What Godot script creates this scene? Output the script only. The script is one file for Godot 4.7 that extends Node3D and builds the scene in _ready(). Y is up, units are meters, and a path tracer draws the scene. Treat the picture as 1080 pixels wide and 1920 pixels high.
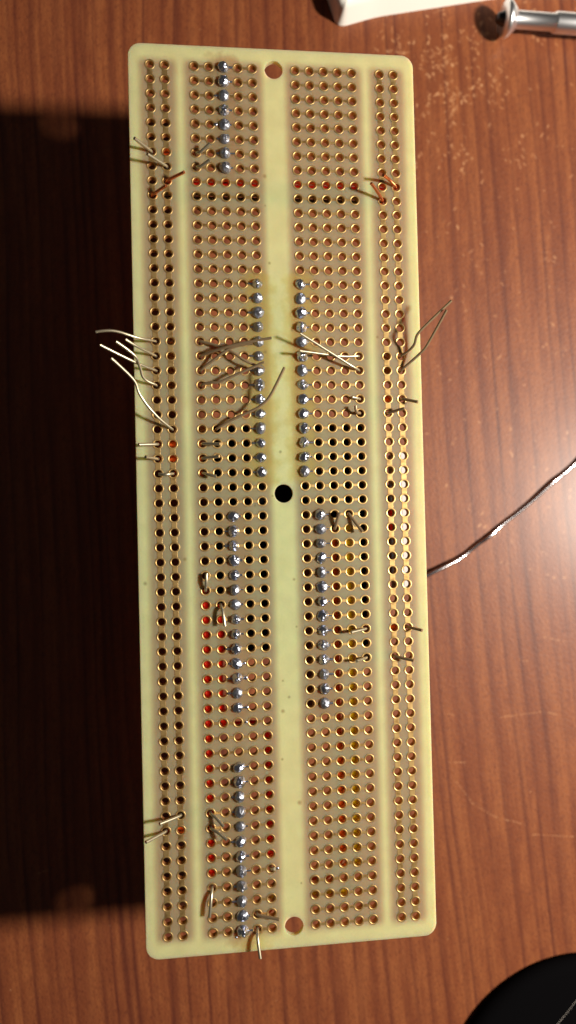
extends Node3D
# A solder-side view of a perforated breadboard standing on its parts on a wooden table.
# Lengths below are in millimetres and become metres through MM.

const MM := 0.001
const PITCH := 2.54
const TOP := 42.0      # height of the board's upper face over the table
const THICK := 1.15
const COLS := [0, 1, 3, 4, 5, 6, 7, 10, 11, 12, 13, 14, 16, 17]

var taken := {}
var mats := {}
var rng := RandomNumberGenerator.new()


# ---------------------------------------------------------------- mesh building
class Shape:
	var v := PackedVector3Array()
	var n := PackedVector3Array()
	var uv := PackedVector2Array()
	var idx := PackedInt32Array()

	func vert(p: Vector3, q: Vector3, t := Vector2.ZERO) -> int:
		v.append(p * 0.001)
		n.append(q)
		uv.append(t)
		return v.size() - 1

	func tri(a: int, b: int, c: int) -> void:
		var g := (v[b] - v[a]).cross(v[c] - v[a])
		if g.dot(n[a] + n[b] + n[c]) > 0.0:
			idx.append_array([a, c, b])
		else:
			idx.append_array([a, b, c])

	func quad(a: int, b: int, c: int, d: int) -> void:
		tri(a, b, c)
		tri(a, c, d)

	func flat(p: Array, normal: Vector3, over := Vector4.ZERO) -> void:
		var k := []
		for q in p:
			k.append(vert(q, normal, Vector2(q.x * over.x + over.y, q.z * over.z + over.w)))
		for i in range(1, k.size() - 1):
			tri(k[0], k[i], k[i + 1])

	func mesh() -> ArrayMesh:
		var a := []
		a.resize(Mesh.ARRAY_MAX)
		a[Mesh.ARRAY_VERTEX] = v
		a[Mesh.ARRAY_NORMAL] = n
		a[Mesh.ARRAY_TEX_UV] = uv
		a[Mesh.ARRAY_INDEX] = idx
		var m := ArrayMesh.new()
		m.add_surface_from_arrays(Mesh.PRIMITIVE_TRIANGLES, a)
		return m

	# a turned shape round the y axis through `at`; profile is a list of Vector2(radius, height)
	func lathe(prof: Array, seg: int, at := Vector3.ZERO, basis := Basis.IDENTITY) -> void:
		for k in prof.size() - 1:
			var p: Vector2 = prof[k]
			var q: Vector2 = prof[k + 1]
			var t := q - p
			if t.length() < 1e-6:
				continue
			var np := slope(prof, k, t)
			var nq := slope(prof, k + 1, t)
			var first := v.size()
			for s in seg + 1:
				var a := TAU * s / seg
				var d := Vector3(cos(a), 0, sin(a))
				vert(at + basis * (d * p.x + Vector3.UP * p.y), basis * (d * np.x + Vector3.UP * np.y).normalized(), Vector2(float(s) / seg, 0))
				vert(at + basis * (d * q.x + Vector3.UP * q.y), basis * (d * nq.x + Vector3.UP * nq.y).normalized(), Vector2(float(s) / seg, 1))
			for s in seg:
				var i := first + s * 2
				quad(i, i + 1, i + 3, i + 2)

	func slope(prof: Array, k: int, t: Vector2) -> Vector2:
		# the mean of the two neighbouring edges' normals unless they meet at a sharp angle
		var own := Vector2(t.y, -t.x).normalized()
		var sum := own
		for e in [[k - 1, k], [k, k + 1]]:
			if e[0] < 0 or e[1] >= prof.size():
				continue
			var u: Vector2 = prof[e[1]] - prof[e[0]]
			var m := Vector2(u.y, -u.x).normalized()
			if m.dot(own) > 0.6 and m.dot(own) < 0.9999:
				sum += m
		return sum.normalized()

	func tube(path: PackedVector3Array, radius: float, seg := 8, cap := true) -> void:
		var side := Vector3.ZERO
		var rings := []
		for k in path.size():
			var t := (path[mini(k + 1, path.size() - 1)] - path[maxi(k - 1, 0)]).normalized()
			if side == Vector3.ZERO:
				side = t.cross(Vector3(0.3, 0.2, 0.93)).normalized()
			side = (side - t * side.dot(t)).normalized()
			var up := t.cross(side)
			var ring := []
			for s in seg:
				var d := side * cos(TAU * s / seg) + up * sin(TAU * s / seg)
				ring.append(vert(path[k] + d * radius, d))
			rings.append(ring)
		for k in path.size() - 1:
			for s in seg:
				quad(rings[k][s], rings[k][(s + 1) % seg], rings[k + 1][(s + 1) % seg], rings[k + 1][s])
		if cap:
			for e in [[0, 1], [path.size() - 1, path.size() - 2]]:
				var nn := (path[e[0]] - path[e[1]]).normalized()
				var ps := []
				for s in seg:
					ps.append(v[rings[e[0]][s]] * 1000.0)
				flat(ps, nn)

	# a box with rounded edges
	func rbox(c: Vector3, size: Vector3, b: float) -> void:
		var h := size / 2.0
		for axis in 3:
			for sgn in [-1.0, 1.0]:
				var a1 := (axis + 1) % 3
				var a2 := (axis + 2) % 3
				var s1 := steps(h[a1], b)
				var s2 := steps(h[a2], b)
				var grid := []
				for x in s1:
					for y in s2:
						var p := Vector3.ZERO
						p[axis] = h[axis] * sgn
						p[a1] = x
						p[a2] = y
						var inner := p.clamp(-h + Vector3.ONE * b, h - Vector3.ONE * b)
						var d := (p - inner).normalized()
						grid.append(vert(c + inner + d * b, d))
				var w := s2.size()
				for i in s1.size() - 1:
					for j in w - 1:
						quad(grid[i * w + j], grid[i * w + j + 1], grid[(i + 1) * w + j + 1], grid[(i + 1) * w + j])

	func steps(h: float, b: float) -> Array:
		return [-h, -h + b * 0.45, -h + b, h - b, h - b * 0.45, h]


# ---------------------------------------------------------------- surface patterns
class Painter:
	func at(_x: int, _y: int) -> Color:
		return Color.WHITE


class Wood extends Painter:
	var wide: FastNoiseLite
	var tone: FastNoiseLite
	var fine: FastNoiseLite
	var pore: FastNoiseLite
	var prof: PackedFloat32Array
	var base := Color(0.482, 0.258, 0.148)
	var light := Color(0.552, 0.318, 0.180)
	var dark := Color(0.295, 0.130, 0.098)

	func at(px: int, py: int) -> Color:
		var mx := (px + 0.5) / TW * TSX - TSX / 2.0
		var mz := (py + 0.5) / TH * TSZ - TSZ / 2.0
		# the grain leans, more towards the near end and on the right
		var gx := mx - 0.045 * mz - 0.00012 * mz * mz - 0.0003 * mx * mz + wide.get_noise_2d(mx * 0.9, mz * 0.35) * 2.4
		var k := clampi(int((gx + 106.0) / 0.05), 0, 4799)
		var s := prof[k] * (0.60 + 0.45 * tone.get_noise_2d(gx * 0.5, mz * 0.02 + 40.0))
		var t := tone.get_noise_2d(gx * 0.16, mz * 0.010) * 0.8 + 0.45 + fine.get_noise_2d(gx * 0.9, mz * 0.05) * 0.5 + pore.get_noise_2d(mx * 0.25, mz * 0.12) * 0.3
		var c := base.lerp(light, clampf(t, 0.0, 1.0)).lerp(dark, clampf(s, 0.0, 0.92))
		var f := fine.get_noise_2d(gx * 6.0 + 300.0, mz * 0.35)
		c = c * (1.0 + 0.045 * f)
		var p := pore.get_noise_2d(gx * 4.0, mz * 0.5 + 90.0)
		if p > 0.38:
			c = c.lerp(dark, (p - 0.38) * 1.1)
		return c


class Board extends Painter:
	var w: int
	var h: int
	var blot: FastNoiseLite
	var soft: FastNoiseLite
	var bare := Color(0.938, 0.772, 0.560)
	var under := Color(0.680, 0.542, 0.412)
	var flux := Color(0.800, 0.570, 0.230)
	var burnt := Color(0.640, 0.440, 0.300)
	var specks := []
	var zones := [[-0.75, 1.75], [2.3, 7.7], [9.3, 14.7], [15.25, 17.75]]

	func at(px: int, py: int) -> Color:
		var col := (px + 0.5) / w * 20.0 - 1.5
		var row := (py + 0.5) / h * 62.0 - 0.5
		var z := 0.0
		for q in zones:
			z = maxf(z, smoothstep(q[0] - 0.30, q[0] + 0.35, col) * (1.0 - smoothstep(q[1] - 0.35, q[1] + 0.30, col)))
		z *= smoothstep(0.2, 1.1, row) * (1.0 - smoothstep(59.9, 60.8, row))
		var c := bare.lerp(under, z)
		var st := 0.0
		var bt := 0.0
		var b := blot.get_noise_2d(col * 2.0, row * 2.0)
		for j in JOINTS:
			var dr := maxf(maxf(j[0] - row, row - j[1]), 0.0)
			var dc := absf(col - j[2])
			var amount := 0.52 if j[0] == 16 else 0.6
			var reach := 1.5 + 0.5 * b
			amount *= 1.0 - smoothstep(reach * 0.3, reach, sqrt(dc * dc + dr * dr))
			if j[0] == 16:
				st = maxf(st, amount)
			else:
				bt = maxf(bt, amount)
		# a blot of flux by the lowest joint and smears by the wire ends
		st = maxf(st, 0.35 * (1.0 - smoothstep(0.3, 1.3 + b, Vector2(col - 5.8, row - 60.9).length())))
		c = c.lerp(burnt, bt).lerp(flux, st)
		for q in specks:
			var far := Vector2(col - q.x, row - q.y).length()
			if far < q.z:
				c = c.lerp(Color(0.46, 0.34, 0.18), 0.6 * (1.0 - far / q.z))
		c = c * (1.0 + 0.012 * sin(col * 38.0) * sin(row * 38.0) + 0.025 * soft.get_noise_2d(col * 8.0, row * 8.0) + 0.02 * blot.get_noise_2d(col * 14.0, row * 14.0) + 0.008 * sin(col * 60.0))
		return c


# ---------------------------------------------------------------- naming
func numbered(called: String) -> String:
	var k: int = taken.get(called, 0)
	taken[called] = k + 1
	return called if k == 0 else "%s_%03d" % [called, k]


func obj(called: String, m: Mesh, mat: Material, parent: Node3D = self, at := Vector3.ZERO) -> MeshInstance3D:
	var o := MeshInstance3D.new()
	o.name = numbered(called) if parent == self else called
	o.mesh = m
	o.material_override = mat
	o.position = at * MM
	parent.add_child(o, true)
	return o


func thing(called: String, label: String, category: String, at := Vector3.ZERO, group := "") -> Node3D:
	var o := Node3D.new()
	o.name = numbered(called)
	add_child(o)
	o.position = at * MM
	return tag(o, label, category, group)


func tag(o: Node3D, label: String, category: String, group := "") -> Node3D:
	o.set_meta("label", label)
	o.set_meta("category", category)
	if group:
		o.set_meta("group", group)
	return o


# ---------------------------------------------------------------- materials
func mat(called: String, c: Color, rough: float, metal := 0.0, spec := 0.5) -> StandardMaterial3D:
	var m := StandardMaterial3D.new()
	m.resource_name = called
	m.albedo_color = c
	m.roughness = rough
	m.metallic = metal
	m.metallic_specular = spec
	mats[called] = m
	return m


func picture(w: int, h: int, f: Painter) -> ImageTexture:
	var b := PackedByteArray()
	b.resize(w * h * 3)
	var k := 0
	for y in h:
		for x in w:
			var c: Color = f.at(x, y)
			b[k] = clampi(int(c.r * 255.0 + 0.5), 0, 255)
			b[k + 1] = clampi(int(c.g * 255.0 + 0.5), 0, 255)
			b[k + 2] = clampi(int(c.b * 255.0 + 0.5), 0, 255)
			k += 3
	return ImageTexture.create_from_image(Image.create_from_data(w, h, false, Image.FORMAT_RGB8, b))


func noise(s: int, freq: float, oct := 3) -> FastNoiseLite:
	var f := FastNoiseLite.new()
	f.seed = s
	f.noise_type = FastNoiseLite.TYPE_SIMPLEX
	f.frequency = freq
	f.fractal_octaves = oct
	return f


# ---------------------------------------------------------------- table
const TW := 1024
const TH := 2048
const TSX := 190.0     # millimetres that the wood picture covers across and along the grain
const TSZ := 380.0

func wood_material() -> StandardMaterial3D:
	var wide := noise(3, 0.012, 2)
	var tone := noise(5, 1.0, 3)
	var fine := noise(7, 1.0, 2)
	var pore := noise(9, 1.0, 2)
	var r := RandomNumberGenerator.new()
	r.seed = 41
	# dark growth lines: place across the grain, width, strength
	var lx := PackedFloat32Array()
	var lw := PackedFloat32Array()
	var ls := PackedFloat32Array()
	var x := -100.0
	while x < 130.0:
		lx.append(x)
		lw.append(r.randf_range(0.22, 0.60))
		ls.append(r.randf_range(0.35, 1.0))
		x += r.randf_range(1.9, 4.9)
	# line strength by place across the grain, one sample each 0.05 mm
	var prof := PackedFloat32Array()
	prof.resize(4800)
	for i in lx.size():
		for k in range(int((lx[i] + 104.0) / 0.05), int((lx[i] + 109.0) / 0.05)):
			if k < 0 or k >= 4800:
				continue
			var d := (k * 0.05 - 106.0 - lx[i]) + 0.0
			var g := exp(-d * d / (lw[i] * lw[i])) if d < 0.0 else exp(-d / (lw[i] * 2.2))
			prof[k] = maxf(prof[k], g * ls[i])
	var paint := Wood.new()
	paint.wide = wide
	paint.tone = tone
	paint.fine = fine
	paint.pore = pore
	paint.prof = prof
	var tex := picture(TW, TH, paint)
	var im := tex.get_image()
	# varnish glints painted as pale flecks, thick towards the far right corner
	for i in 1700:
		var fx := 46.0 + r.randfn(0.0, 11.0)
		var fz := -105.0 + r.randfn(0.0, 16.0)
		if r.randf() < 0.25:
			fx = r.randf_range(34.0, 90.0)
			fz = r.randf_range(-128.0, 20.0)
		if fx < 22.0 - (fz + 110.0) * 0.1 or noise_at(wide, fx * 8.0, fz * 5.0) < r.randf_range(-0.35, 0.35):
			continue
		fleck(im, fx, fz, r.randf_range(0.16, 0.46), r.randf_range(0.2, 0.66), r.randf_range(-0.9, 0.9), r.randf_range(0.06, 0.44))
	# scratches
	for s in [[55.0, 52.4, 66.0, 51.6], [66.0, 51.6, 69.5, 52.6], [42.0, 62.2, 46.3, 62.6], [43.8, 66.8, 47.6, 72.2], [47.6, 72.2, 53.0, 75.8], [53.0, 75.8, 60.8, 78.2], [62.2, 80.6, 76.0, 82.2], [66.5, 33.8, 72.0, 35.2], [60.2, 39.0, 62.8, 39.5], [-52.0, 81.0, -49.5, 80.4], [42.5, 51.0, 44.0, 51.4]]:
		var n := int(Vector2(s[2] - s[0], s[3] - s[1]).length() / 0.16)
		for i in n:
			if r.randf() < 0.35:
				continue
			var u := float(i) / n
			fleck(im, lerpf(s[0], s[2], u) + r.randfn(0.0, 0.06), lerpf(s[1], s[3], u) + r.randfn(0.0, 0.05), 0.22, 0.10, 0.0, r.randf_range(0.06, 0.30))
	for i in 60:
		fleck(im, r.randf_range(-70.0, 75.0), r.randf_range(-110.0, 120.0), 0.12, 0.12, 0.0, r.randf_range(0.2, 0.6))
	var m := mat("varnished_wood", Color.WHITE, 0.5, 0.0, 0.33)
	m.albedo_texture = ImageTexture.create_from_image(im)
	# fine orange peel of the varnish, with shallow pores along the grain
	var peel := noise(21, 1.0, 3)
	var hb := PackedByteArray()
	hb.resize(TW * TH)
	var q := 0
	for y in TH:
		for xx in TW:
			var mx := float(xx) / TW * TSX
			var mz := float(y) / TH * TSZ
			hb[q] = clampi(int(127.0 + 70.0 * peel.get_noise_2d(mx * 1.5, mz * 0.8) + 30.0 * fine.get_noise_2d(mx * 5.0, mz * 0.7)), 0, 255)
			q += 1
	var hi := Image.create_from_data(TW, TH, false, Image.FORMAT_L8, hb)
	hi.convert(Image.FORMAT_RGBA8)
	hi.bump_map_to_normal_map(3.0)
	m.normal_enabled = true
	m.normal_texture = ImageTexture.create_from_image(hi)
	m.normal_scale = 0.16
	m.clearcoat_enabled = true
	m.clearcoat = 0.3
	m.clearcoat_roughness = 0.31
	return m


func noise_at(f: FastNoiseLite, a: float, b: float) -> float:
	return f.get_noise_2d(a, b)


func fleck(im: Image, mx: float, mz: float, rx: float, rz: float, lean: float, amount: float) -> void:
	var sx := TW / TSX
	var sz := TH / TSZ
	var cx := (mx + TSX / 2.0) * sx
	var cz := (mz + TSZ / 2.0) * sz
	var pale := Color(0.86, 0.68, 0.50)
	for y in range(int(cz - rz * sz - 1.0), int(cz + rz * sz + 2.0)):
		for x in range(int(cx - rx * sx * 2.0 - 1.0), int(cx + rx * sx * 2.0 + 2.0)):
			if x < 0 or y < 0 or x >= TW or y >= TH:
				continue
			var dz := (y + 0.5 - cz) / (rz * sz + 0.4)
			var dx := ((x + 0.5 - cx) - lean * (y + 0.5 - cz)) / (rx * sx + 0.4)
			var k := 1.0 - dx * dx - dz * dz
			if k > 0.0:
				im.set_pixel(x, y, im.get_pixel(x, y).lerp(pale, amount * minf(1.0, k * 1.6)))


func build_table() -> void:
	var s := Shape.new()
	var a := 700.0
	var f := Vector4(1.0 / TSX, 0.5, 1.0 / TSZ, 0.5)
	s.flat([Vector3(-a, 0, -a), Vector3(a, 0, -a), Vector3(a, 0, a), Vector3(-a, 0, a)], Vector3.UP, f)
	s.flat([Vector3(-a, -30, -a), Vector3(a, -30, -a), Vector3(a, -30, a), Vector3(-a, -30, a)], Vector3.DOWN, f)
	for e in [[Vector3(-a, 0, -a), Vector3(a, 0, -a), Vector3(0, 0, -1)], [Vector3(a, 0, -a), Vector3(a, 0, a), Vector3(1, 0, 0)], [Vector3(a, 0, a), Vector3(-a, 0, a), Vector3(0, 0, 1)], [Vector3(-a, 0, a), Vector3(-a, 0, -a), Vector3(-1, 0, 0)]]:
		var d := Vector3(0, -30, 0)
		s.flat([e[0], e[1], e[1] + d, e[0] + d], e[2], f)
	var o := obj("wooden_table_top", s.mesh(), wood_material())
	tag(o, "varnished reddish brown wooden table top with dark grain lines, pale scuffs and painted glints", "table")
	o.set_meta("kind", "structure")


# ---------------------------------------------------------------- board
func hole_at(row: float, col: float) -> Vector3:
	return Vector3((col - 8.5) * PITCH, 0, (row - 30.5) * PITCH)


# solder joints: [first row, last row, column]
const JOINTS := [[1, 8, 5], [16, 29, 7], [16, 29, 10], [32, 45, 5], [32, 45, 11], [49, 60, 5]]

func has_joint(row: int, col: int) -> bool:
	for j in JOINTS:
		if col == j[2] and row >= j[0] and row <= j[1]:
			return true
	return false


func board_material() -> StandardMaterial3D:
	var w := 520
	var h := 1612
	var blot := noise(31, 0.35, 3)
	var soft := noise(33, 0.06, 2)
	var paint := Board.new()
	paint.w = w
	paint.h = h
	paint.blot = blot
	paint.soft = soft
	var r := RandomNumberGenerator.new()
	r.seed = 12
	for k in 26:
		paint.specks.append(Vector3(r.randf_range(7.6, 9.6) if k < 14 else r.randf_range(-1.2, 18.2), r.randf_range(0.0, 61.0), r.randf_range(0.09, 0.20)))
	var tex := picture(w, h, paint)
	var m := mat("bare_epoxy_board", Color.WHITE, 0.42)
	m.albedo_texture = tex
	m.backlight_enabled = true
	m.backlight = Color(0.5, 0.47, 0.30)
	m.subsurf_scatter_enabled = true
	m.subsurf_scatter_strength = 0.65
	return m


const BOARD_UV := Vector4(1.0 / PITCH / 20.0, 10.0 / 20.0, 1.0 / PITCH / 62.0, 31.0 / 62.0)

func board_uv(p: Vector3) -> Vector2:
	return Vector2((p.x / PITCH + 8.5 + 1.5) / 20.0, (p.z / PITCH + 30.5 + 0.5) / 62.0)


func patch(s: Shape, c0: float, c1: float, r0: float, r1: float) -> void:
	for side in [0, 1]:
		var y: float = -THICK * side
		var n := Vector3.DOWN if side else Vector3.UP
		var ps := []
		for k in [[r0, c0], [r0, c1], [r1, c1], [r1, c0]]:
			var p := hole_at(k[0], k[1])
			p.y = y
			ps.append(p)
		s.flat(ps, n, BOARD_UV)


func pierced(s: Shape, row: float, col: float, half: float, radius: float, seg: int) -> void:
	# a square of board with a round hole in it
	for side in [0, 1]:
		var y: float = -THICK * side
		var n := Vector3.DOWN if side else Vector3.UP
		var inner := []
		var outer := []
		for k in seg:
			var a := TAU * (k + 0.5) / seg + PI / 4.0 - PI / seg
			var d := Vector3(cos(a), 0, sin(a))
			var c := hole_at(row, col) + Vector3(0, y, 0)
			var e := d * (half / maxf(absf(d.x), absf(d.z)))
			inner.append(s.vert(c + d * radius, n, board_uv(c + d * radius)))
			outer.append(s.vert(c + e, n, board_uv(c + e)))
		for k in seg:
			s.quad(inner[k], inner[(k + 1) % seg], outer[(k + 1) % seg], outer[k])
	var wall := Shape.new()
	for k in seg + 1:
		var a := TAU * k / seg
		var d := Vector3(cos(a), 0, sin(a))
		var c := hole_at(row, col) + d * radius
		s.vert(c, -d, board_uv(c))
		s.vert(c - Vector3(0, THICK, 0), -d, board_uv(c))
	var first := s.v.size() - 2 * (seg + 1)
	for k in seg:
		var i := first + 2 * k
		s.quad(i, i + 1, i + 3, i + 2)


func outline(grow: float) -> Array:
	var ps := []
	var r := 0.85 * PITCH
	for c in [[18.43, 61.43, 0.0], [-1.43, 61.43, 0.25], [-1.43, -0.43, 0.5], [18.43, -0.43, 0.75]]:
		var corner := hole_at(c[1], c[0])
		var centre := corner + Vector3(-signf(corner.x) * r, 0, -signf(corner.z) * r)
		for k in 9:
			var a: float = TAU * (c[2] + 0.25 * k / 8.0)
			ps.append([centre + Vector3(cos(a), 0, sin(a)) * (r + grow), Vector3(cos(a), 0, sin(a))])
	return ps


func build_board() -> Node3D:
	var t := thing("perforated_circuit_board", "long yellowish perforated circuit board seen from its soldered copper side", "circuit board", Vector3(0, TOP, 0))
	var s := Shape.new()
	# pierced cells and the strips of bare board between them
	for row in range(1, 61):
		for col in COLS:
			pierced(s, row, col, PITCH / 2.0, 0.65, 16)
	for g in [[1.5, 2.5], [14.5, 15.5], [-0.58, -0.5], [17.5, 17.58]]:
		patch(s, g[0], g[1], -0.43, 61.43)
	for g in [[-0.5, 1.5], [2.5, 7.5], [9.5, 14.5], [15.5, 17.5]]:
		patch(s, g[0], g[1], -0.43, 0.5)
		patch(s, g[0], g[1], 60.5, 61.43)
	for g in [[-0.43, 0.0], [2.0, 29.5], [31.5, 59.0], [61.0, 61.43]]:
		patch(s, 7.5, 9.5, g[0], g[1])
	for row in [1.0, 30.5, 60.0]:
		pierced(s, row, 8.5, PITCH, 1.62, 40)
	for g in [[-1.43, -0.58], [17.58, 18.43]]:
		patch(s, g[0], g[1], 0.42, 60.58)
	for c in [[-0.58, 0.42, 0.5], [17.58, 0.42, 0.75], [17.58, 60.58, 0.0], [-0.58, 60.58, 0.25]]:
		for side in [0, 1]:
			var ps := [hole_at(c[1], c[0]) - Vector3(0, THICK * side, 0)]
			for k in 9:
				var a: float = TAU * (c[2] + 0.25 * k / 8.0)
				ps.append(ps[0] + Vector3(cos(a), 0, sin(a)) * 0.85 * PITCH)
			s.flat(ps, Vector3.DOWN if side else Vector3.UP, BOARD_UV)
	# the cut edge, with its sharp corners broken
	var ring := []
	for lvl in [[0.0, 0.0, 0.7], [0.09, -0.09, 0.0], [0.09, -THICK + 0.06, 0.0], [0.0, -THICK, -0.7]]:
		var line := []
		for q in outline(lvl[0]):
			var p: Vector3 = q[0] + Vector3(0, lvl[1], 0)
			line.append(s.vert(p, (q[1] + Vector3.UP * lvl[2]).normalized(), board_uv(p)))
		ring.append(line)
	for l in 3:
		var n: int = ring[l].size()
		for k in n:
			s.quad(ring[l][k], ring[l][(k + 1) % n], ring[l + 1][(k + 1) % n], ring[l + 1][k])
	obj("board_base", s.mesh(), board_material(), t)

	# copper: the linking traces are parts; their pads are sub-parts
	var pad := Shape.new()
	pad.lathe([Vector2(0.92, 0.0), Vector2(0.90, 0.045), Vector2(0.875, 0.055), Vector2(0.665, 0.055), Vector2(0.64, 0.03), Vector2(0.62, -0.06), Vector2(0.62, -THICK - 0.03), Vector2(0.86, -THICK - 0.03)], 20)
	var pad_mesh := pad.mesh()
	var spots := []
	for row in range(1, 61):
		for col in COLS:
			if not has_joint(row, col):
				spots.append([row, col, (hole_at(row, col) + Vector3(14.1, 0, -5.6)).length()])
	spots.sort_custom(func(a, b): return a[2] < b[2])
	var single := {}
	var mass := Shape.new()
	for k in spots.size():
		if k < 300:
			single[spots[k][0] * 100 + spots[k][1]] = true
		else:
			mass.lathe([Vector2(0.92, 0.0), Vector2(0.90, 0.045), Vector2(0.875, 0.055), Vector2(0.665, 0.055), Vector2(0.64, 0.03), Vector2(0.62, -0.06), Vector2(0.62, -THICK - 0.03), Vector2(0.86, -THICK - 0.03)], 20, hole_at(spots[k][0], spots[k][1]))
	var rest := obj("solder_pads", mass.mesh(), mats.copper_pad, t)
	rest.set_meta("kind", "stuff")
	var strip := Shape.new()
	for k in 4:
		strip.rbox(Vector3((k + 0.5) * PITCH, 0.01, 0), Vector3(PITCH - 1.64, 0.07, 0.46), 0.02)
	var strip_mesh := strip.mesh()
	for row in range(1, 61):
		for block in [3, 10]:
			var o := obj("row_trace", strip_mesh, mats.copper_pad, t, hole_at(row, block))
			for k in 5:
				if single.has(row * 100 + block + k):
					obj("pad", pad_mesh, mats.copper_pad, o, Vector3(k * PITCH, 0, 0))
	var bus := Shape.new()
	for k in 59:
		bus.rbox(Vector3(0, 0.01, (k + 0.5) * PITCH), Vector3(0.92, 0.06, PITCH - 1.5), 0.02)
	var bus_mesh := bus.mesh()
	for col in [0, 1, 16, 17]:
		var o := obj("rail_trace", bus_mesh, mats.copper_pad, t, hole_at(1, col))
		for row in range(1, 61):
			if single.has(row * 100 + col):
				obj("pad", pad_mesh, mats.copper_pad, o, Vector3(0, 0, (row - 1) * PITCH))

	# solder joints, six lumpy variants
	var lumps := []
	for k in 7:
		lumps.append(joint_shape(k))
	for j in JOINTS:
		for row in range(j[0], j[1] + 1):
			var o := obj("solder_joint", lumps[rng.randi() % 7], mats.solder if rng.randf() < 0.6 else mats.dull_solder, t, hole_at(row, j[2]))
			o.rotation.y = rng.randf() * TAU
			o.scale = Vector3(rng.randf_range(0.80, 1.02), rng.randf_range(0.70, 1.25), rng.randf_range(0.80, 1.02))
			# solder that crept along the trace
			var creep := Shape.new()
			var dir := 1.0 if (j[2] == 10 or j[2] == 11) else -1.0
			if j[2] == 5 and rng.randf() < 0.5:
				dir = 1.0
			var len := rng.randf_range(1.25, 1.75)
			var line := PackedVector3Array()
			for k in 6:
				line.append(Vector3(dir * (0.7 + (len - 0.7) * k / 5.0), 0.05 - 0.02 * k / 5.0, 0))
			creep.tube(line, rng.randf_range(0.16, 0.24), 8)
			obj("solder_tail", creep.mesh(), mats.solder, t, hole_at(row, j[2]))
	for q in [[46, 5.55, 0.24], [43.0, 5.6, 0.34], [45.0, 5.62, 0.30], [5.0, 4.4, 0.3], [7.0, 4.5, 0.22], [42.0, 5.52, 0.26], [56.0, 7.45, 0.26], [60.4, 4.55, 0.2]]:
		var drop := Shape.new()
		drop.lathe([Vector2(1.0, 0), Vector2(0.9, 0.45), Vector2(0.55, 0.8), Vector2(0.0, 0.9)], 10)
		var o := obj("solder_drop", drop.mesh(), mats.solder, t, hole_at(q[0], q[1]) + Vector3(0, 0.02, 0))
		o.scale = Vector3(1.3, 0.8, 1.0) * q[2]

	# what is soldered in from the other face: two long chips, a header, a tall module, a white connector
	chip(t, 16, 29, 7, 10, 3.4, 4.0)
	chip(t, 32, 45, 9.55, 11, 3.4, 4.0)
	for q in [[1, 8], [49, 60]]:
		var hd := Shape.new()
		for row in range(q[0], q[1] + 1):
			hd.rbox(hole_at(row, 5) + Vector3(0, -THICK - 1.3, 0), Vector3(2.4, 2.5, 2.5), 0.35)
		obj("pin_header", hd.mesh(), mats.black_plastic, t)
	var wc := Shape.new()
	wc.rbox(hole_at(32.6, 17.75) + Vector3(0, -10.0, 0), Vector3(2.3, 9.0, 10.4 * PITCH), 0.4)
	obj("white_connector", wc.mesh(), mats.grey_white, t)
	var bc := Shape.new()
	bc.rbox(hole_at(33.2, 16.72) + Vector3(0, -10.0, 0), Vector3(2.6, 8.4, 6.6 * PITCH), 0.4)
	var rc := Shape.new()
	rc.rbox(hole_at(32.6, 16.65) + Vector3(0, -5.5, 0), Vector3(1.5, 1.0, 1.7 * PITCH), 0.4)
	obj("red_stub", rc.mesh(), mats.red_insulation, t)
	obj("connector_slot", bc.mesh(), mats.black_plastic, t)
	return t


func chip(t: Node3D, r0: int, r1: int, c0: float, c1: float, depth: float, high: float) -> void:
	var s := Shape.new()
	var a := hole_at(r0 - 0.5, c0 + 0.1)
	var b := hole_at(r1 + 0.5, c1 - 0.1)
	s.rbox(Vector3((a.x + b.x) / 2, -depth - high / 2, (a.z + b.z) / 2), Vector3(b.x - a.x, high, b.z - a.z), 0.3)
	obj("chip_body", s.mesh(), mats.black_plastic, t)


func joint_shape(k: int) -> ArrayMesh:
	var f := noise(60 + k, 1.0, 2)
	var s := Shape.new()
	var prof := [Vector2(1.04, 0.0), Vector2(1.07, 0.12), Vector2(1.03, 0.30), Vector2(0.92, 0.52), Vector2(0.72, 0.72), Vector2(0.50, 0.84), Vector2(0.30, 0.92), Vector2(0.16, 0.96), Vector2(0.0, 0.97)]
	if k % 3 == 1:
		prof = [Vector2(1.04, 0.0), Vector2(1.06, 0.12), Vector2(0.99, 0.30), Vector2(0.83, 0.54), Vector2(0.62, 0.76), Vector2(0.45, 0.96), Vector2(0.36, 1.06), Vector2(0.24, 1.11), Vector2(0.0, 1.12)]
	s.lathe(prof, 20)
	# lumps: move each point along its normal, then take the normals afresh
	for i in s.v.size():
		var p := s.v[i] * 1000.0
		s.v[i] += s.n[i] * 0.00022 * f.get_noise_3d(p.x, p.y * 1.4, p.z) * clampf(p.y * 4.0, 0.0, 1.0)
	var st := SurfaceTool.new()
	st.begin(Mesh.PRIMITIVE_TRIANGLES)
	st.set_smooth_group(0)
	for i in s.idx:
		st.add_vertex(s.v[i])
	st.generate_normals()
	return st.commit()


# ---------------------------------------------------------------- jumpers and resistors
func bend(ps: Array) -> PackedVector3Array:
	var c := Curve3D.new()
	for k in ps.size():
		var p: Vector3 = ps[k]
		var q: Vector3 = ps[maxi(k - 1, 0)]
		var r: Vector3 = ps[mini(k + 1, ps.size() - 1)]
		var h := (r - q) * 0.22
		if k == 0 or k == ps.size() - 1:
			h = Vector3.ZERO
		var reach := minf((p - q).length() if k > 0 else 9.0, (r - p).length() if k < ps.size() - 1 else 9.0) * 0.45
		h = h.limit_length(reach)
		c.add_point(p, -h, h)
	c.bake_interval = 0.35
	return c.get_baked_points()


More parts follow.
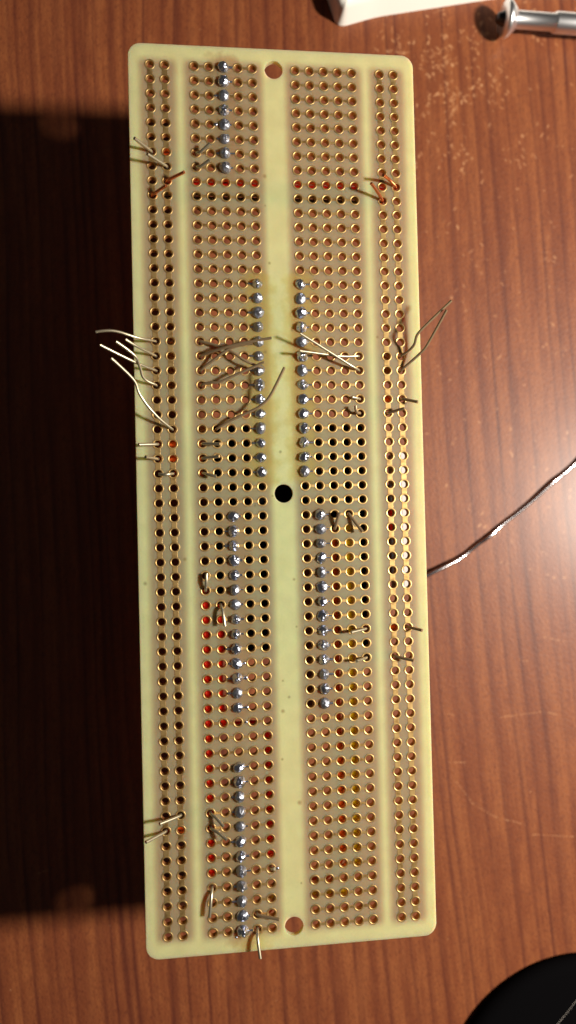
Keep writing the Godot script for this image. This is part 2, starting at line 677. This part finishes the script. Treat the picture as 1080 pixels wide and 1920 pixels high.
func component(called: String, label: String, category: String, group: String, kind: String, colour: String, metal: String, path: Array, first: Array, second: Array) -> void:
	var h0 := hole_at(path[0], path[1]) + Vector3(0, TOP - path[2], 0)
	var t := thing(called, label, category, h0, group)
	var way := []
	for k in range(0, path.size(), 3):
		way.append(hole_at(path[k], path[k + 1]) + Vector3(0, TOP - path[k + 2], 0) - h0)
	var a: Vector3 = way[0]
	var b: Vector3 = way[-1]
	if kind == "ins":
		var s := Shape.new()
		s.tube(bend(way), 0.80, 12)
		obj("insulation", s.mesh(), mats[colour + "_insulation"], t)
	else:
		var s := Shape.new()
		var d := (b - a).normalized()
		var l := (b - a).length()
		var bs := Basis(Vector3.UP.cross(d).normalized() * -1.0, d, Vector3.UP)
		var r := 0.98
		s.lathe([Vector2(0, 0.9), Vector2(r * 0.75, 0.95), Vector2(r, 1.4), Vector2(r, 2.1), Vector2(r * 0.86, 2.5), Vector2(r * 0.86, l - 2.5), Vector2(r, l - 2.1), Vector2(r, l - 1.4), Vector2(r * 0.75, l - 0.95), Vector2(0, l - 0.9)], 16, a, bs)
		obj("resistor_body", s.mesh(), mats[colour + "_insulation"], t)
		var w := Shape.new()
		w.tube(PackedVector3Array([a, b]), 0.27, 8)
		obj("core_wire", w.mesh(), mats.tin, t)
	var shine := metal.split(" ")
	for e in [[first, a, shine[0]], [second, b, shine[-1]]]:
		var q: Array = e[0]
		var hole := hole_at(q[0], q[1]) - h0
		var ps := [e[1]]
		var third := Vector3(q[2], TOP + q[3], q[4]) - h0
		var out := (third - hole)
		out.y = 0
		out = out.normalized() * 0.22
		ps.append(Vector3(hole.x, TOP - h0.y - 1.0, hole.z))
		ps.append(Vector3(hole.x, TOP - h0.y + 0.12, hole.z) + out * 0.6)
		for k in range(2, q.size(), 3):
			ps.append(Vector3(q[k], TOP + q[k + 1], q[k + 2]) - h0)
		var s := Shape.new()
		s.tube(bend(ps), 0.28 if kind == "ins" else 0.24, 10)
		obj("lead", s.mesh(), mats[e[2]], t)


# ---------------------------------------------------------------- other things on the table
func build_stand() -> void:
	var a := hole_at(25.4, 3.6)
	var b := hole_at(41.6, 14.6)
	var high := TOP - 4.2
	var c := (a + b) / 2
	var t := thing("black_stand", "black box under the middle of the board, seen through its holes and round centre hole", "stand", c)
	var s := Shape.new()
	s.rbox(Vector3(0, high / 2, 0), Vector3(b.x - a.x, high, b.z - a.z), 0.8)
	obj("stand_body", s.mesh(), mats.dull_black, t)


func slab(ps: Array, high: float, r: float, lean := 0.0) -> Shape:
	# an upright slab on a convex outline, its edges rounded
	var s := Shape.new()
	var rings := []
	var poly := PackedVector2Array(ps)
	if Geometry2D.is_polygon_clockwise(poly):
		poly.reverse()
	var n := poly.size()
	for lvl in [[0.25, 0.0, 0.0], [0.0, 0.25, 0.0], [0.0, high - r, 0.0], [r * 0.12, high - r * 0.55, 0.35], [r * 0.42, high - r * 0.15, 0.75], [r, high, 1.0]]:
		var line := []
		for k in n:
			var e1 := (poly[k] - poly[(k + n - 1) % n]).normalized()
			var e2 := (poly[(k + 1) % n] - poly[k]).normalized()
			var n1 := Vector2(e1.y, -e1.x)
			var n2 := Vector2(e2.y, -e2.x)
			if not Geometry2D.is_polygon_clockwise(poly):
				pass
			var m := (n1 + n2).normalized()
			var inset: float = (lvl[0] + lean * maxf(0.0, m.y - 0.5) * 1.8 * lvl[1]) / maxf(m.dot(n1), 0.3)
			var p := poly[k] - m * inset
			line.append(s.vert(Vector3(p.x, lvl[1], p.y), (Vector3(m.x, lean * maxf(0.0, m.y - 0.5) * 1.8, m.y) * (1.0 - lvl[2]) + Vector3.UP * lvl[2]).normalized()))
		rings.append(line)
	for l in rings.size() - 1:
		for k in n:
			s.quad(rings[l][k], rings[l][(k + 1) % n], rings[l + 1][(k + 1) % n], rings[l + 1][k])
	var top := []
	for i in rings[-1]:
		top.append(s.v[i] * 1000.0)
	s.flat(top, Vector3.UP)
	return s


func rounded(ps: Array, r: float) -> Array:
	var out := []
	var n := ps.size()
	for k in n:
		var p: Vector2 = ps[k]
		var a: Vector2 = p + (ps[(k + n - 1) % n] - p).limit_length(r)
		var b: Vector2 = p + (ps[(k + 1) % n] - p).limit_length(r)
		for i in 6:
			var t := i / 5.0
			out.append(a.lerp(p, t).lerp(p.lerp(b, t), t))
	return out


func build_case() -> void:
	var t := thing("white_plastic_case", "corner of a flat white plastic case lying beyond the board", "case", Vector3(34, 0, -136))
	var ps := []
	for p in [Vector2(19.8, -111.4), Vector2(29.4, -114.6), Vector2(56.5, -120.2), Vector2(120, -133), Vector2(112, -180), Vector2(-2, -180)]:
		ps.append(p - Vector2(34, -136))
	obj("case_body", slab(rounded(ps, 2.6), 7.0, 2.8, 0.42).mesh(), mats.white_plastic, t)
	# the moulded lid on its top
	var lid := []
	for p in [Vector2(27.0, -121.8), Vector2(56.0, -127.4), Vector2(112, -138), Vector2(106, -174), Vector2(10, -174)]:
		lid.append(p - Vector2(34, -136))
	var s := slab(rounded(lid, 1.0), 0.45, 0.15)
	obj("case_lid", s.mesh(), mats.white_plastic, t, Vector3(0, 6.9, 0))


func build_tool() -> void:
	var at := Vector3(59.2, 4.1, -113.3)
	var t := thing("chrome_screwdriver", "chrome shaft of a small tool with a round collar, past the board's corner", "hand tool", Vector3(at.x, 0, at.z))
	var d := Vector3(0.9995, 0.0, 0.02).normalized()
	var side := d.cross(Vector3.UP).normalized()
	var bs := Basis(side, d, side.cross(d))
	var c := Vector3(0, at.y, 0)
	var s := Shape.new()
	s.lathe([Vector2(1.2, 0.0), Vector2(3.5, 0.0), Vector2(3.95, 0.35), Vector2(4.08, 0.9), Vector2(3.7, 1.5), Vector2(3.0, 2.2), Vector2(2.6, 2.7), Vector2(1.8, 3.0)], 48, c, bs)
	obj("collar", s.mesh(), mats.chrome, t)
	s = Shape.new()
	s.lathe([Vector2(1.9, 2.4), Vector2(1.9, 12.4), Vector2(2.15, 12.6), Vector2(2.3, 12.9), Vector2(2.3, 38.0), Vector2(0.0, 38.0)], 48, c, bs)
	obj("shaft", s.mesh(), mats.chrome, t)
	s = Shape.new()
	s.lathe([Vector2(0, 36.0), Vector2(3.0, 36.0), Vector2(4.05, 38.0), Vector2(4.05, 95.0), Vector2(3.2, 97.0), Vector2(0, 97.0)], 32, c, bs)
	obj("handle", s.mesh(), mats.black_plastic, t)
	s = Shape.new()
	s.lathe([Vector2(0, -1.6), Vector2(0.9, -1.6), Vector2(1.25, -1.3), Vector2(1.4, -0.6), Vector2(1.8, 0.1)], 32, c, bs)
	obj("tip", s.mesh(), mats.dark_steel, t)


func build_disc() -> void:
	var t := thing("black_disc", "black round plastic disc at the corner nearest the board's lower right", "disc", Vector3(72.0, 0, 142.4))
	var s := Shape.new()
	s.lathe([Vector2(0, 0), Vector2(33.0, 0), Vector2(33.4, 0.5), Vector2(33.4, 1.4), Vector2(33.1, 2.3), Vector2(32.3, 3.1), Vector2(31.2, 3.5), Vector2(29.8, 3.6), Vector2(0, 3.6)], 128)
	obj("disc_body", s.mesh(), mats.dull_black, t)
	var h := Shape.new()
	h.tube(bend([Vector3(-12.5, 3.66, -12), Vector3(-9.0, 3.72, -17), Vector3(-4.5, 3.66, -21.5), Vector3(0, 3.7, -26.5)]), 0.035, 5)
	var o := obj("pale_hair", h.mesh(), mats.pale_dust, self, Vector3(72.0, 0, 142.4))
	tag(o, "thin pale hair lying on the black disc", "hair")
	var g := Shape.new()
	g.lathe([Vector2(0, -0.2), Vector2(0.17, -0.1), Vector2(0.2, 0.05), Vector2(0.1, 0.17), Vector2(0, 0.18)], 8)
	o = obj("dust_speck", g.mesh(), mats.pale_dust, self, Vector3(62.3, 3.78, 126.6))
	tag(o, "white speck of dust on the black disc beside the hair", "speck")


func build_solder_wire() -> void:
	var s := Shape.new()
	s.tube(bend([Vector3(24, 0.5, 22.5), Vector3(31, 1.6, 20.8), Vector3(37.9, 2.0, 17.9), Vector3(44.4, 1.4, 15.1), Vector3(47.5, 0.8, 13.4), Vector3(50.5, 0.8, 11.2), Vector3(53.4, 1.0, 9.3), Vector3(56.7, 0.6, 6.7), Vector3(62.9, 0.6, 2.3), Vector3(69.8, 0.9, -3.4), Vector3(73.4, 0.6, -6.0), Vector3(76.7, 0.6, -8.9), Vector3(86, 0.5, -20), Vector3(92, 0.5, -34), Vector3(108, 0.5, -50)]), 0.45, 14)
	var o := obj("solder_wire", s.mesh(), mats.solder_wire)
	tag(o, "thin silvery solder wire curving from under the board across the table", "solder wire")


# ---------------------------------------------------------------- lamps
func lamp(called: String, label: String, at: Vector3, towards: Vector3, radius: float, energy: float, tint: Color) -> void:
	var t := Node3D.new()
	t.name = called
	add_child(t)
	t.position = at
	tag(t, label, "lamp")
	var m := SphereMesh.new()
	m.radius = radius * 0.96
	m.height = radius * 1.92
	var glow := StandardMaterial3D.new()
	glow.albedo_color = Color(0.9, 0.88, 0.82)
	glow.emission_enabled = true
	glow.emission = tint
	glow.emission_energy_multiplier = 3.0
	var o := MeshInstance3D.new()
	o.name = "bulb"
	o.mesh = m
	o.material_override = glow
	t.add_child(o)
	var l := OmniLight3D.new()
	l.name = "bulb_light"
	l.light_color = tint
	l.light_energy = energy
	l.light_size = radius
	l.omni_range = 8.0
	l.omni_attenuation = 2.0
	l.shadow_enabled = true
	t.add_child(l)
	# the fitting round the bulb: a small shade that opens towards the board, its arm and foot
	var aim := (Vector3(0.0, 0.04, 0.0) - at).normalized()
	var side := aim.cross(Vector3.UP).normalized()
	var bs := Basis(side, aim, side.cross(aim))
	var k := radius * 1000.0
	var s := Shape.new()
	s.lathe([Vector2(0, -2.3 * k), Vector2(0.8 * k, -2.3 * k), Vector2(1.1 * k, -1.6 * k), Vector2(2.2 * k, 0.6 * k), Vector2(2.15 * k, 0.62 * k), Vector2(1.02 * k, -1.5 * k), Vector2(0, -1.5 * k)], 36, Vector3.ZERO, bs)
	obj("shade", s.mesh(), mats.dull_black, t)
	s = Shape.new()
	s.tube(bend([-aim * 2.2 * k, -aim * 4.0 * k, Vector3(150, -20, -90), Vector3(170, -1000.0 * at.y + 6.0, -110)]), 5.0, 12)
	obj("arm", s.mesh(), mats.dull_black, t)
	s = Shape.new()
	s.lathe([Vector2(0, 0), Vector2(60, 0), Vector2(62, 2), Vector2(60, 9), Vector2(52, 12), Vector2(0, 13)], 48, Vector3(170, -1000.0 * at.y, -110))
	obj("base", s.mesh(), mats.dull_black, t)


func _ready() -> void:
	rng.seed = 20
	# camera: a phone held over the board, a little to its left
	var cam := Camera3D.new()
	cam.name = "camera"
	add_child(cam)
	cam.look_at_from_position(Vector3(-14.15, TOP + 129.7, 5.65) * MM, Vector3(-14.15 + 113.51, TOP + 129.7 - 993.37, 5.65 - 18.37) * MM, Vector3(0.02193, 0.02099, -0.99954))
	var lens := CameraAttributesPhysical.new()
	lens.frustum_focal_length = 17.5
	lens.frustum_focus_distance = 0.1305
	lens.frustum_near = 0.01
	lens.frustum_far = 20.0
	lens.exposure_aperture = 9.0
	cam.attributes = lens
	cam.current = true
	# dim room
	var w := WorldEnvironment.new()
	w.name = "surroundings"
	var e := Environment.new()
	e.background_mode = Environment.BG_COLOR
	e.background_color = Color(0.034, 0.031, 0.030).linear_to_srgb()
	e.tonemap_mode = Environment.TONE_MAPPER_LINEAR
	e.tonemap_exposure = 1.0
	e.sdfgi_enabled = true
	e.ssao_enabled = true
	e.ssil_enabled = true
	w.environment = e
	add_child(w)
	mat("dull_black", Color(0.036, 0.033, 0.038), 0.85, 0.0, 0.06)
	# the small desk lamp to the right that throws the board's shadow and shines in the varnish
	lamp("desk_lamp", "small bright desk lamp to the right of the board", Vector3(0.280, 0.304, -0.004), Vector3.ZERO, 0.019, 0.295, Color(1.0, 0.965, 0.91))

	var pads := mat("copper_pad", Color(0.93, 0.79, 0.53), 0.41, 0.92)
	var tarnish := NoiseTexture2D.new()
	tarnish.width = 512
	tarnish.height = 512
	tarnish.seamless = true
	tarnish.noise = noise(77, 0.02, 4)
	var ramp := Gradient.new()
	ramp.set_color(0, Color(0.72, 0.66, 0.60))
	ramp.set_color(1, Color(1.0, 1.0, 1.0))
	ramp.add_point(0.45, Color(0.93, 0.91, 0.88))
	tarnish.color_ramp = ramp
	pads.albedo_texture = tarnish
	pads.uv1_triplanar = true
	pads.uv1_world_triplanar = true
	pads.uv1_scale = Vector3.ONE * 40.0
	mat("solder", Color(0.78, 0.80, 0.87), 0.29, 1.0)
	mat("dull_solder", Color(0.66, 0.67, 0.71), 0.46, 1.0)
	mat("solder_wire", Color(0.80, 0.78, 0.79), 0.17, 1.0)
	mat("tin", Color(0.74, 0.70, 0.60), 0.36, 0.85)
	mat("dull_tin", Color(0.68, 0.58, 0.45), 0.38, 0.68)
	mat("copper", Color(0.86, 0.52, 0.34), 0.38, 1.0)
	mat("chrome", Color(0.94, 0.94, 0.95), 0.36, 1.0)
	mat("dark_steel", Color(0.30, 0.29, 0.30), 0.3, 1.0)
	mat("black_plastic", Color(0.10, 0.10, 0.105), 0.5)
	mat("white_plastic", Color(0.965, 0.95, 0.915), 0.4)
	mat("grey_white", Color(0.80, 0.78, 0.77), 0.4)
	mat("pale_dust", Color(0.8, 0.76, 0.72), 0.8)
	mat("red_insulation", Color(0.97, 0.13, 0.12), 0.4)
	mat("orange_insulation", Color(0.95, 0.43, 0.20), 0.4)
	mat("yellow_insulation", Color(0.92, 0.86, 0.16), 0.4)
	mat("black_insulation", Color(0.10, 0.09, 0.09), 0.4)
	mat("brown_insulation", Color(0.42, 0.24, 0.14), 0.4)
	mat("tan_insulation", Color(0.66, 0.48, 0.33), 0.5)

	build_table()
	build_board()
	build_stand()
	component("bent_jumper", "orange jumper whose tinned ends stick out leftwards at seventh row of left rail", "jumper wire", "short jumpers", "ins", "orange", "tin", [7, 0, 2.02, 7, 3, 2.02], [7, 0, -24.2, 3.2, -60.2], [7, 3, -13.2, 1.0, -59.3, -11.5, 2.0, -60.4])
	component("bent_jumper", "short jumper with tinned end leaning up left from eighth row of left rail", "jumper wire", "short jumpers", "ins", "brown", "tin", [8, 1, 2.02, 8, 3, 2.02], [8, 1, -22.1, 3.2, -57.6], [8, 3, -13.2, 1.0, -56.8, -11.6, 2.0, -57.5])
	component("bent_jumper", "long red jumper across the ninth row, copper ends bent beside both rails", "jumper wire", "long jumpers across the board", "ins", "red", "copper", [9, 1, 2.02, 9, 17, 2.02], [9, 1, -16.0, 3.0, -54.8], [9, 17, 20.0, 1.2, -55.4, 18.6, 2.8, -55.4])
	component("bent_jumper", "long black jumper across the tenth row, under the red one, with copper ends", "jumper wire", "long jumpers across the board", "ins", "black", "copper", [10, 0, 2.02, 10, 16, 2.02], [10, 0, -19.1, 2.6, -52.6], [10, 16, 17.8, 1.6, -52.9, 16.3, 3.2, -53.7])
	component("resistor", "resistor with topmost of the long leads curling out over left edge, row twenty", "resistor", "resistors by the left rail", "res", "tan", "tin dull_tin", [20, 0, 3, 20, 3, 3], [20, 0, -24.4, 2.6, -26.6, -28.1, 4.2, -27.3, -31.0, 4.6, -27.0], [20, 3, -10.8, 1.0, -25.6, -8.6, 1.6, -24.5, -6.2, 2.0, -22.8, -3.2, 1.9, -21.6])
	component("resistor", "resistor whose left lead is the second and shortest of the five long ones, row twenty-one", "resistor", "resistors by the left rail", "res", "tan", "tin dull_tin", [21, 0, 3, 21, 3, 3], [21, 0, -24.5, 3.2, -25.0, -26.2, 4.6, -25.8], [21, 3, -10.8, 2.0, -24.8, -7.2, 3.2, -25.5, -1.9, 4.4, -26.2])
	component("resistor", "resistor with long straight left lead crossing below the short one, row twenty-two", "resistor", "resistors by the left rail", "res", "tan", "tin dull_tin", [22, 0, 3, 22, 3, 3], [22, 0, -25.1, 3.4, -22.4, -30.1, 6.5, -24.4], [22, 3, -12.1, 1.0, -22.9, -8.6, 2.4, -25.0, -5.1, 3.2, -25.5])
	component("resistor", "resistor whose left lead bends upward in an S over the board edge, row twenty-three", "resistor", "resistors by the left rail", "res", "tan", "tin dull_tin", [23, 0, 3, 23, 3, 3], [23, 0, -23.5, 1.6, -19.9, -24.1, 2.8, -21.6, -24.8, 4.2, -23.2, -27.6, 6.0, -25.1], [23, 3, -12.5, 0.9, -19.3, -10.9, 1.4, -19.3, -8.5, 2.0, -20.2, -3.2, 3.4, -22.3])
	component("resistor", "resistor with longest, brightest left lead and a right lead hooking up to the centre strip", "resistor", "resistors by the left rail", "res", "tan", "tin dull_tin", [26, 1, 3, 26, 4, 3], [26, 1, -21.8, 2.5, -13.7, -24.0, 4.0, -16.6, -25.0, 5.2, -19.0, -28.2, 8.0, -21.9], [26, 4, -9.2, 1.1, -12.6, -6.4, 1.9, -13.8, -3.9, 2.6, -15.0, -2.2, 3.3, -16.7, 0.1, 5.0, -21.1])
	component("bent_jumper", "orange jumper with stub lying straight left at row twenty-seven of left rail", "jumper wire", "short jumpers", "ins", "orange", "tin", [27, 0, 2.02, 27, 3, 2.02], [27, 0, -24.6, 2.2, -8.6], [27, 3, -10.9, 1.8, -8.6])
	component("bent_jumper", "orange jumper with shorter slanted stub one row above the bridging stub, left rail", "jumper wire", "short jumpers", "ins", "orange", "tin", [28, 0, 2.02, 28, 3, 2.02], [28, 0, -23.5, 2.4, -6.5], [28, 3, -11.1, 1.8, -6.5])
	component("bent_jumper", "jumper whose stub lies flat bridging both left rail columns above the centre hole", "jumper wire", "short jumpers", "ins", "orange", "tin", [29, 1, 2.02, 29, 3, 2.02], [29, 1, -20.2, 1.0, -3.6, -21.4, 0.4, -3.7], [29, 3, -12.9, 1.2, -3.4, -11.7, 1.6, -3.1])
	component("resistor", "resistor with flat light lead crossing right block and upper brown lead over right edge", "resistor", "resistors by the right rail", "res", "tan", "tin dull_tin", [21, 14, 3, 21, 17, 3], [21, 14, 10.6, 1.0, -23.9, 3.1, 2.8, -24.4], [21, 17, 23.3, 2.0, -25.4, 24.0, 3.6, -27.5, 29.2, 6.0, -32.4])
	component("resistor", "resistor with steeper light lead crossing over its neighbour and lower brown lead over right edge", "resistor", "resistors by the right rail", "res", "tan", "tin dull_tin", [22, 14, 3, 22, 17, 3], [22, 14, 12.0, 1.2, -22.4, 3.1, 3.6, -27.2], [22, 17, 24.9, 2.4, -24.5, 26.0, 3.4, -26.2, 28.3, 6.0, -30.8])
	component("bent_jumper", "orange jumper with brown stub pointing right over right rail edge, below the two resistors", "jumper wire", "short jumpers", "ins", "orange", "tin dull_tin", [24, 14, 2.02, 24, 17, 2.02], [24, 14, 12.4, 0.9, -16.7], [24, 17, 23.9, 2.0, -15.6])
	component("bent_jumper", "short jumper with stub slanting up across both right rail columns under the orange one", "jumper wire", "short jumpers", "ins", "brown", "dull_tin dull_tin", [25, 14, 2.02, 25, 16, 2.02], [25, 14, 13.1, 1.0, -14.1, 12.9, 1.4, -15.1], [25, 16, 21.5, 2.0, -14.5])
	component("bent_jumper", "orange jumper with two stubs level with the eleventh joint of wide right row", "jumper wire", "short jumpers", "ins", "orange", "tin dull_tin", [40, 14, 2.02, 40, 17, 2.02], [40, 14, 11.0, 1.8, 24.4], [40, 17, 23.5, 2.2, 24.5])
	component("bent_jumper", "short jumper with stub lying over both right rail columns, lowest on the right rail", "jumper wire", "short jumpers", "ins", "brown", "tin dull_tin", [42, 14, 2.02, 42, 16, 2.02], [42, 14, 11.8, 1.8, 29.4], [42, 16, 21.9, 2.2, 29.7])
	component("long_jumper", "red jumper running down the outermost column of left block, ends as grey stubs", "jumper wire", "long jumpers along the board", "ins", "red", "tin", [37, 3, 2.02, 38.5, 3, 2.02, 55.5, 3, 2.02, 57, 3, 2.02], [37, 3, -13.8, 0.9, 15.0, -13.7, 0.9, 13.5], [57, 3, -14.2, 1.0, 69.0, -14.5, 1.1, 71.6])
	component("long_jumper", "red jumper running under second column of left block then its innermost column", "jumper wire", "long jumpers along the board", "ins", "red", "tin", [38, 4, 2.02, 39.2, 4, 2.02, 45.8, 4, 2.02, 47.3, 7, 4, 55, 7, 2.2, 56, 7, 2.02], [38, 4, -11.1, 1.2, 20.2, -10.8, 1.5, 22.5], [56, 7, -3.2, 0.8, 64.5])
	component("long_jumper", "yellow jumper running along fourth column of right block with thick brown stub", "jumper wire", "long jumpers along the board", "ins", "yellow", "dull_tin dull_tin", [32, 13, 2.02, 33.2, 13, 2.1, 56, 13, 2.1, 57.2, 12.6, 2.2, 58.2, 12, 2.1, 58.6, 9.6, 4.6, 58.9, 7.6, 4.6, 59, 6, 2.02], [32, 13, 13.5, 1.5, 7.0], [59, 6, -2.7, 1.6, 72.7])
	component("long_jumper", "orange jumper along middle column of right block, end hanging past the bottom edge", "jumper wire", "long jumpers along the board", "ins", "orange", "dull_tin tin", [33, 12, 2.02, 34.2, 12, 2.8, 46, 12, 3, 49, 12, 2.1, 55.5, 12, 2.1, 57, 11, 2.3, 58.3, 10, 6, 58.6, 8.8, 7, 59.6, 7.2, 6, 60, 6, 2.02], [33, 12, 9.5, 1.4, 3.6], [60, 6, -6.4, 1.2, 76.2, -6.1, 1.8, 78.9])
	component("bent_jumper", "short jumper with thick silver stub leaning over both columns of lower left rail", "jumper wire", "short jumpers", "ins", "brown", "tin", [52, 1, 2.02, 52, 3, 2.02], [52, 1, -22.4, 2.6, 54.8], [52, 3, -13.0, 0.9, 55.1, -11.8, 1.8, 56.3])
	component("bent_jumper", "orange jumper with silver stub reaching over the lower left board edge", "jumper wire", "short jumpers", "ins", "orange", "tin", [53, 0, 2.02, 53, 3, 2.02], [53, 0, -24.7, 3.0, 57.5], [53, 3, -12.8, 1.0, 57.5, -11.3, 1.9, 58.5])
	build_case()
	build_tool()
	build_disc()
	build_solder_wire()
